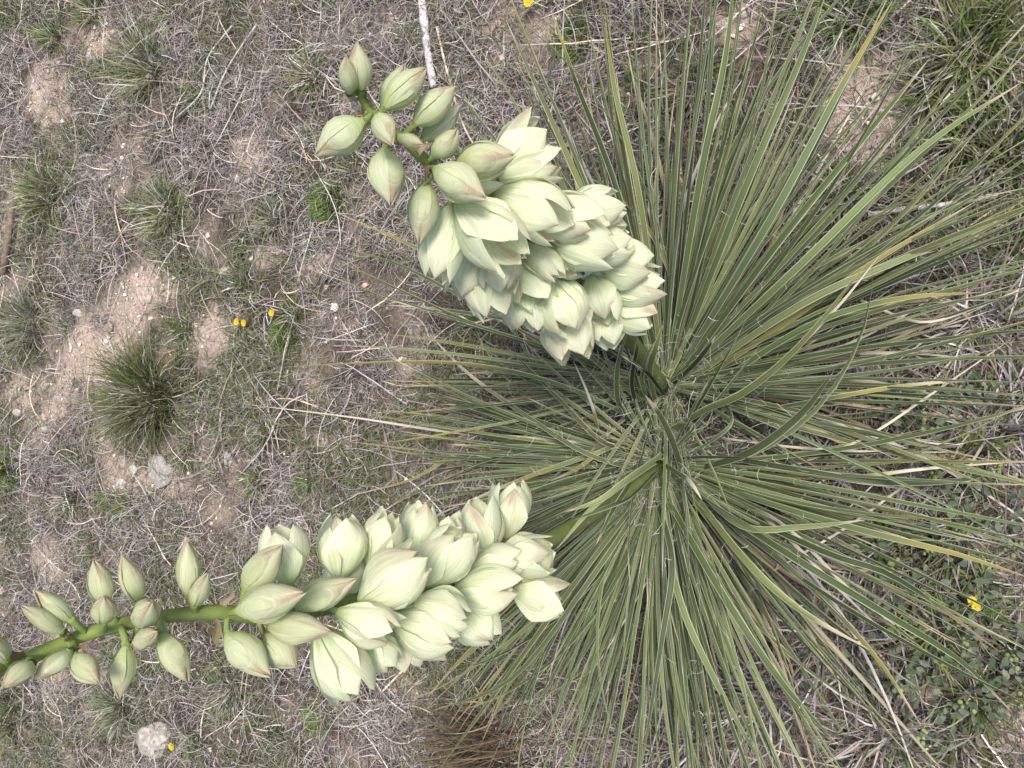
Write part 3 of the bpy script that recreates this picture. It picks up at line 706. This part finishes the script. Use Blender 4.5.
# dried papery bracts at the pedicels
BR = [(SP1, (218, 628), (214, 648)), (SP1, (224, 606), (232, 583)), (SP1, (262, 626), (258, 640)), (SP1, (164, 622), (170, 636)), (SP1, (68, 640), (70, 628)), (SP1, (80, 648), (92, 640)), (SP1, (148, 610), (146, 598)), (SP1, (194, 610), (196, 594)),
      (SP1, (20, 655), (4, 652)), (SP1, (128, 636), (124, 648)), (SP2, (352, 100), (346, 92)), (SP2, (398, 140), (394, 156)), (SP2, (420, 150), (436, 140)), (SP2, (426, 168), (420, 182)), (SP2, (364, 112), (356, 118)), (SP2, (408, 132), (418, 126)), (SP2, (372, 104), (364, 98)), (SP1, (575, 526), (590, 522)), (SP1, (298, 618), (306, 628)), (SP1, (356, 604), (362, 612))]
for (SP, b_, t_) in BR:
    ax, dd, off = stalk_near(SP, b_); p0 = at_depth(*b_, dd - .006); p1 = at_depth(*t_, dd - .012)
    pm = (p0 + p1) / 2 + rng.normal(size=3) * .003
    Pp = smooth_path([ax, p0, pm, p1], 8)[None]; n8 = np.array([.6, .9, 1.2, 1.3, 1.2, .9, .6, .15])
    v, q, cc, uv = ribbons(Pp + rng.normal(size=Pp.shape) * .0008, n8[None] * .0019 * rng.uniform(.6, 1.4, (1, 8)), np.repeat(np.cross(p1 - p0, ray(*b_))[None, None], 8, 1) + rng.normal(size=(1, 8, 3)) * 6e-3, np.repeat(pick([(.38, .31, .23), (.30, .23, .15), (.44, .38, .30)], 1)[:, None], 8, 1), .5, (-1, -.4, .4, 1))
    link('bract', mesh('bract', v - root, q, cc, uv), M['petal'], st1 if SP is SP1 else st2)

# ------------------------------------------------------------------ grass tufts
def tuft(px, py, rpx, n, hgt, pal, label, group=None, lean=None, dead=.25, wide=1.0, cat='grass tuft', nm='grass_tuft', spread=1.0):
    fine = pal is BRI
    if fine: n = int(n * 2.2); wide *= .55
    elif nm == 'grass_tuft': n = int(n * 1.8); wide *= .85
    p = ground_px(px, py); R = rpx / pxm(p)
    az = rng.uniform(0, 6.28, n); rr = np.sqrt(rng.random(n)) * R * (.75 if fine else .5)
    a2 = rng.uniform(0, 6.28, n)
    bx = p[0] + np.cos(a2) * rr; by = p[1] + np.sin(a2) * rr
    az = a2 + rng.normal(size=n) * .6
    if lean is not None:
        la = img_az(lean); az = np.where(rng.random(n) < .7, la + rng.normal(size=n) * .45, az)
    el = rng.uniform(.8 if fine else .35, 1.5, n); L = rng.uniform(.4, 1.15, n) * (max(hgt * .8, R * .6) if fine else max(hgt * 1.15, R * 1.05))
    P = grow(np.stack([bx, by, gh(bx, by) - .002], 1), az, el, L, 6, rng.uniform(.2, 1.3, n) * spread, rng.normal(size=n) * .5, .05)
    Wd = rng.uniform(.0007, .0014, n)[:, None] * wide * np.array([1, 1, .95, .8, .55, .15])[None]
    c = pick(pal, n, .2); isd = rng.random(n) < dead; c[isd] = pick(DRY, int(isd.sum()), .2)
    C_ = np.repeat(c[:, None], 6, 1); s = np.linspace(0, 1, 6)[None, :, None]
    C_ = C_ * (1 - .5 * np.clip(s - .7, 0, 1) / .3) + np.array((.30, .27, .14)) * .5 * np.clip(s - .7, 0, 1) / .3
    v, q, cc, uv = ribbons(P, Wd, sides(az, 6, rng.normal(size=n) * .6), C_)
    o = link(nm, mesh(nm, v - p, q, cc), M['green'], loc=p); tag(o, label, cat, group); return o
for (px, py, r_, n_, h_, pal, lb, gp, dd) in TUFTS: tuft(px, py, r_, n_, h_, pal, lb, gp, dead=dd, wide=1.15 if px > 800 else 1.0)
tuft(505, 748, 70, 300, .16, BRN, 'dark brown dried grass bunch fanning out beneath the yucca leaf tips', lean=185, dead=.04, nm='dried_grass_bunch', cat='dried grass', wide=.9)
for i, (px, py, r_, n_) in enumerate([(770, 700, 55, 170), (880, 740, 55, 170), (980, 330, 55, 120), (990, 430, 50, 120), (830, 640, 50, 110), (700, 745, 40, 120)]):
    tuft(px, py, r_, n_, .10, DRY + OLIVE, ['brownish dry grass clump under the lower leaf tips', 'straw coloured grass clump below the low leafy plants', 'tangled dry grass clump beside the rightward leaf tips',
         'dry grass clump between the pale green pod clusters', 'half green dry clump behind the curved lower leaves', 'dry clump shaded by the downward leaf fan'][i], 'dry grass clumps around the yucca', dead=.6, wide=1.3, nm='dry_grass_clump', cat='grass clump')

LAND = [(152, 398, 'the large dark olive tuft'), (158, 738, 'the pale rock'), (163, 468, 'the split grey rock'), (328, 202, 'the dense bright cushion'),
        (430, 40, 'the thick grey stick'), (256, 318, 'the small yellow flowers'), (14, 240, 'the half buried brown stick'), (340, 60, 'the topmost buds'), (110, 640, 'the long stalk buds'),
        (12, 467, 'the bushy yellow flowered plant'), (228, 459, 'the white flat pebble'), (45, 90, 'the bare pebbly strip'), (168, 212, 'the dark centred tuft'), (340, 690, 'the lowest open flowers'), (150, 70, 'the wide loose tuft'),
        (460, 300, 'the leftward yucca leaves'), (880, 100, 'the bare brown soil'), (965, 55, 'the big coarse grass clump'), (930, 206, 'the pale lying stick'), (928, 572, 'the leafy plant with yellow flower'),
        (945, 690, 'the leafy plant with many pods'), (892, 408, 'the sparse plant with pale pods'), (1010, 300, 'the rightmost leaf tips'), (780, 740, 'the downward leaf tips'), (800, 60, 'the upright leaf tips')]
SPAL = [(GRY, 'grey green'), (MID, 'mid green'), (DRK, 'dark olive')]
used = set()
for (n_, x0, x1, y0, y1, pals, h_, gp, wd) in ((46, 0, 470, 0, 768, (0, 1), .035, 'small grass sprigs in the litter', .9), (30, 690, 1024, 60, 768, (1, 2), .06, 'grass sprigs between leaf tips', 1.5)):
    k_ = 0
    while k_ < n_:
        px, py = rng.uniform(x0, x1), rng.uniform(y0, y1); g_ = ground_px(px, py)
        if bare(g_[0], g_[1]) > .4 or math.hypot(px - 665, py - 430) < 230: continue
        pal, cn = SPAL[pals[k_ % 2]]; r_ = rng.uniform(11, 24)
        sizes = 'tiny' if r_ < 14 else 'small' if r_ < 19 else 'spreading'
        lm = min(LAND, key=lambda t: math.hypot(t[0] - px, t[1] - py))[2]
        dd_ = [.1, .25, .5][k_ % 3]
        lb = f"{sizes} {cn} grass sprig near {lm}"
        if lb in used: lb = f"{sizes} {cn} grass sprig {['of fresh blades', 'with some dry blades', 'half dried out'][k_ % 3]} near {lm}"
        if lb in used: k_ += 1; n_ += 1; continue
        used.add(lb)
        tuft(px, py, r_, int(rng.uniform(35, 80)), h_, pal, lb, gp, dead=dd_, wide=wd, nm='grass_sprig', cat='grass sprig'); k_ += 1

# ------------------------------------------------------------------ stones
STONES = [(158, 738, 20, 20, (.56, .52, .48), 'pale grey rock beside a green tuft with a tiny yellow flower'),
 (163, 468, 15, 20, (.52, .50, .48), 'light grey split rock below the large dark tuft'),
 (228, 459, 5, 8, (.72, .69, .66), 'white flat oval pebble on the dry grass'),
 (226, 272, 9, 5, (.74, .70, .64), 'whitish chip of stone lying on grey litter'),
 (78, 313, 6, 5, (.62, .57, .52), 'pale rounded pebble at the foot of the broad grey green tuft'),
 (110, 328, 5, 5, (.46, .38, .32), 'tan pebble alone on bare soil'),
 (150, 299, 4, 5, (.66, .58, .50), 'cream pebble at the upper end of the bare soil'),
 (134, 468, 5, 7, (.68, .66, .63), 'white pebble next to the split grey rock'),
 (121, 484, 8, 6, (.64, .60, .55), 'pale pebble below the white pebble by the split rock'),
 (18, 412, 6, 5, (.60, .52, .46), 'pinkish pebble in the gravelly soil'),
 (45, 385, 5, 6, (.58, .50, .44), 'beige pebble in the middle of the gravelly soil'),
 (250, 462, 4, 4, (.55, .48, .42), 'small tan pebble to one side of the white flat pebble'),
 (238, 180, 4, 6, (.66, .60, .54), 'cream stone chip on the upper bare patch'),
 (744, 14, 4, 4, (.70, .66, .60), 'white pebble between the topmost leaf tips'),
 (45, 430, 5, 4, (.62, .55, .50), 'beige pebble below the gravelly soil'),
 (90, 55, 4, 7, (.70, .65, .60), 'pale stone chip on the bare pebbly strip'),
 (893, 78, 5, 4, (.52, .44, .36), 'tan pebble on the bare brown soil'),
 (560, 410, 22, 12, (.58, .56, .54), 'pale grey rock partly hidden under the leftward yucca leaves'),
]
for i, (px, py, rx, ry, c_, lb) in enumerate(STONES):
    p = ground_px(px, py); s = pxm(p); big = max(rx, ry) > 10
    me = rock_mesh('stone', 40 + i, ry / s, rx / s * 1.15, min(rx, ry) / s * .65, 4 if big else 3, c_, .5 if big else .3)
    o = link('stone', me, M['stone'], loc=p + np.array([0, 0, min(rx, ry) / s * .08])); tag(o, lb, 'stone', 'stones on the ground')

# ------------------------------------------------------------------ sticks
def stick(pts, rpx0, rpx1, col, label, nm='stick'):
    G = [ground_px(x, y) for x, y in pts]; s = pxm(G[0]); r0, r1 = rpx0 / s, rpx1 / s
    Pp = smooth_path([g + np.array([0, 0, r0 * .7 + .010]) for g in G], 22)
    n = 22; rr = np.linspace(r0, r1, n) * (1 + .10 * rng.normal(size=n))
    v, q, cc = tube(Pp, rr, 9, np.array(col) * (1 + .12 * rng.normal(size=(n, 1))))
    v = v + rng.normal(size=v.shape) * r0 * .06
    p0 = G[0]; o = link(nm, mesh(nm, v - p0, q, cc), M['wood'], loc=p0); tag(o, label, 'stick', 'sticks lying on the ground'); return o
stick([(424, -20), (428, 20), (433, 60), (438, 90)], 4.2, 3.6, (.46, .44, .44), 'thick pale grey weathered stick beside the upper buds')
stick([(868, 217), (910, 210), (950, 206), (996, 197)], 3.2, 2.2, (.50, .48, .46), 'pale grey stick lying across the ground under long leaf tips')
stick([(20, 200), (17, 220), (14, 245), (9, 275)], 3.0, 3.4, (.19, .145, .12), 'brown half buried stick beside a green tuft')
stick([(215, 110), (232, 70), (262, 25)], 1.1, .8, (.50, .46, .42), 'thin straight straw coloured stem on the upper dry mat')
stick([(180, 120), (205, 95), (212, 60), (236, 28)], .9, .7, (.52, .48, .44), 'thin bent pale stem in the upper dry mat')
stick([(385, 690), (410, 664), (430, 640)], 1.2, 1.0, (.52, .46, .38), 'thin pale straw below the lower flowers')
stick([(440, 30), (452, 80), (470, 135), (500, 175)], 1.3, .9, (.55, .48, .38), 'long thin tan straw beside the thick grey stick')

# ------------------------------------------------------------------ small yellow wildflowers
def daisy(px, py, rpx, hgt, label, heads=((0, 0),), group='yellow wildflowers'):
    p = ground_px(px, py); top = at_height(px, py, p[2] + hgt); s = pxm(top); R = rpx / s
    base = np.array([top[0] + .004, top[1] - .006, float(gh(top[0], top[1]))])
    e = link('yellow_wildflower', None, loc=base); tag(e, label, 'wildflower', group)
    for (hx, hy) in heads:
        c0 = at_height(px + hx, py + hy, p[2] + hgt) - base
        v, q, cc = tube(smooth_path([np.zeros(3), c0 * .5 + np.array([.002, .002, 0]), c0], 6), np.full(6, .0007), 5, (.16, .22, .08)); link('stem', mesh('stem', v, q, cc), M['green'], e)
        parts = []
        n = 9
        for k in range(n):
            a = k * 2 * math.pi / n + rng.normal() * .1; d = np.array([math.cos(a), math.sin(a), .15 + .2 * rng.random()])
            Pp = np.array([c0 + d * R * t for t in (.1, .45, .8, 1.0)])[None]
            v, q, cc, uv = ribbons(Pp, np.array([[.16, .32, .34, .15]]) * R, np.repeat(np.array([[[-math.sin(a), math.cos(a), 0]]]), 4, 1), np.tile(np.array((.60, .47, .035)), (1, 4, 1)), .2, (-1, 0, 1)); parts.append((v, q, cc))
        V_, Q_, C_ = join(parts); hd = link('petals', mesh('petals', V_, Q_, C_), M['green'], e)
        v, q, cc = tube(np.array([c0 - [0, 0, .001], c0 + [0, 0, .001], c0 + [0, 0, .0018]]), np.array([.30, .30, .12]) * R, 8, (.58, .43, .03)); link('flower_centre', mesh('flower_centre', v, q, cc), M['green'], hd)
daisy(240, 322, 3.6, .025, 'pair of touching yellow flower heads on the grey litter', ((-3, 0), (4, 1)))
daisy(272, 313, 3.6, .025, 'single round yellow flower head above the bright green cushion')
daisy(529, 2, 5.5, .03, 'yellow flower at the edge beside upright yucca leaf tips')
daisy(172, 746, 4.0, .02, 'tiny orange yellow flower at the side of the pale rock')
daisy(972, 603, 4.2, .05, 'bright yellow flower above the low round leaved plant', ((0, -3), (4, 4)))
# little bushy plant with orange heads
p = ground_px(12, 467)
o = tuft(12, 467, 26, 260, .05, BRI, 'x', dead=.05, nm='flowering_plant')
fp = link('flowering_plant', None, loc=p); tag(fp, 'little bushy plant dotted with dull yellow flower heads near scattered pebbles', 'plant')
o.name = 'foliage'; o.parent = fp; o.location = (0, 0, 0)
for k_ in ('label', 'category'): del o[k_]
for k_ in range(9):
    a = rng.uniform(0, 6.28); rr = rng.uniform(.005, .035); c0 = np.array([math.cos(a) * rr, math.sin(a) * rr, rng.uniform(.035, .05)])
    v, q, cc = tube(np.array([c0 * [.6, .6, 0], c0 - [0, 0, .004], c0, c0 + [0, 0, .003]]), np.array([.0008, .001, .0055, .003]), 8, np.array([(.12, .16, .05), (.3, .3, .06), (.42, .34, .06), (.36, .24, .04)]))
    link('flower_head', mesh('flower_head', v, q, cc), M['green'], fp)

# ------------------------------------------------------------------ low grey green plants with round pods
def leafy(px, py, rpx, nleaf, pods, label):
    p = ground_px(px, py); s = pxm(p); R = rpx / s
    e = link('bladderpod_plant', None, loc=p); tag(e, label, 'plant', 'low leafy plants with pods')
    for k in range(nleaf):
        a = rng.uniform(0, 6.28); rr = math.sqrt(rng.random()) * R; c0 = np.array([math.cos(a) * rr, math.sin(a) * rr * 1.1, 0])
        c0[2] = float(gh(p[0] + c0[0], p[1] + c0[1])) - p[2] + rng.uniform(.014, .045)
        a2 = a + rng.normal() * .9; d = np.array([math.cos(a2), math.sin(a2), rng.uniform(-.2, .5)]); l = rng.uniform(.007, .0125)
        Pp = smooth_path([c0 * [.55, .55, 0] + [0, 0, .002], c0 * .9, c0, c0 + d * l * .35, c0 + d * l * .7 + [0, 0, .001], c0 + d * l], 9)[None]
        wd = np.array([[.06, .06, .08, .3, .75, 1.0, 1.0, .75, .1]]) * l * .36
        c = pick([(.10, .135, .085), (.13, .165, .11), (.085, .115, .07), (.16, .19, .14)], 1, .1)
        v, q, cc, uv = ribbons(Pp, wd, np.repeat(np.array([[[-math.sin(a2), math.cos(a2), rng.normal() * .3]]]), 9, 1), np.repeat(c[:, None], 9, 1), .3, (-1, 0, 1))
        link('leaf', mesh('leaf', v, q, cc), M['green'], e)
    for (qx, qy) in pods:
        t = at_height(qx, qy, p[2] + rng.uniform(.04, .07)) - p
        v, q, cc = tube(smooth_path([np.array([0, 0, .004]), t * .5 + np.array([0, 0, .006]), t * .9, t], 10), np.full(10, .0008), 5, (.20, .25, .12))
        st = link('stem', mesh('stem', v, q, cc), M['green'], e)
        for k in range(int(rng.integers(5, 9))):
            d = rng.normal(size=3) * .006; c0 = t + d; r_ = rng.uniform(.0023, .0036)
            v = iv * r_ / .85 * [1, 1, 1.25] + c0
            v2, q2, c2 = tube(np.array([t - [0, 0, .004], c0]), np.array([.0005, .0005]), 4, (.2, .25, .1))
            po = link('pod', mesh('pod', v, iq, np.tile(np.array((.23, .28, .11)) * rng.uniform(.8, 1.2), (len(v), 1))), M['green'], st)
leafy(928, 572, 50, 130, [(929, 553), (958, 534), (894, 627), (890, 561), (964, 646), (1016, 548), (940, 482)], 'low grey green round leaved plant beneath the yellow tipped leaf')
leafy(945, 690, 46, 110, [(968, 708), (919, 735), (1016, 704), (938, 662)], 'low grey green round leaved plant with pods near the corner')
leafy(892, 408, 26, 14, [(858, 352), (910, 393), (925, 430), (939, 470)], 'sparse leafed plant with pale green pods under the rightward leaves')
leafy(985, 500, 34, 60, [(1000, 470)], 'low leafy plant with grey green leaves beneath the long yellow tipped leaf end')
leafy(885, 655, 30, 50, [(894, 690)], 'small leafy plant with grey green leaves under the curved lower leaves')
leafy(1003, 640, 32, 55, [(1012, 655)], 'low leafy plant with grey green leaves beyond the yellow flower')
leafy(960, 400, 26, 36, [(985, 385)], 'small leafy plant with grey green leaves among the dry rightward leaf ends')
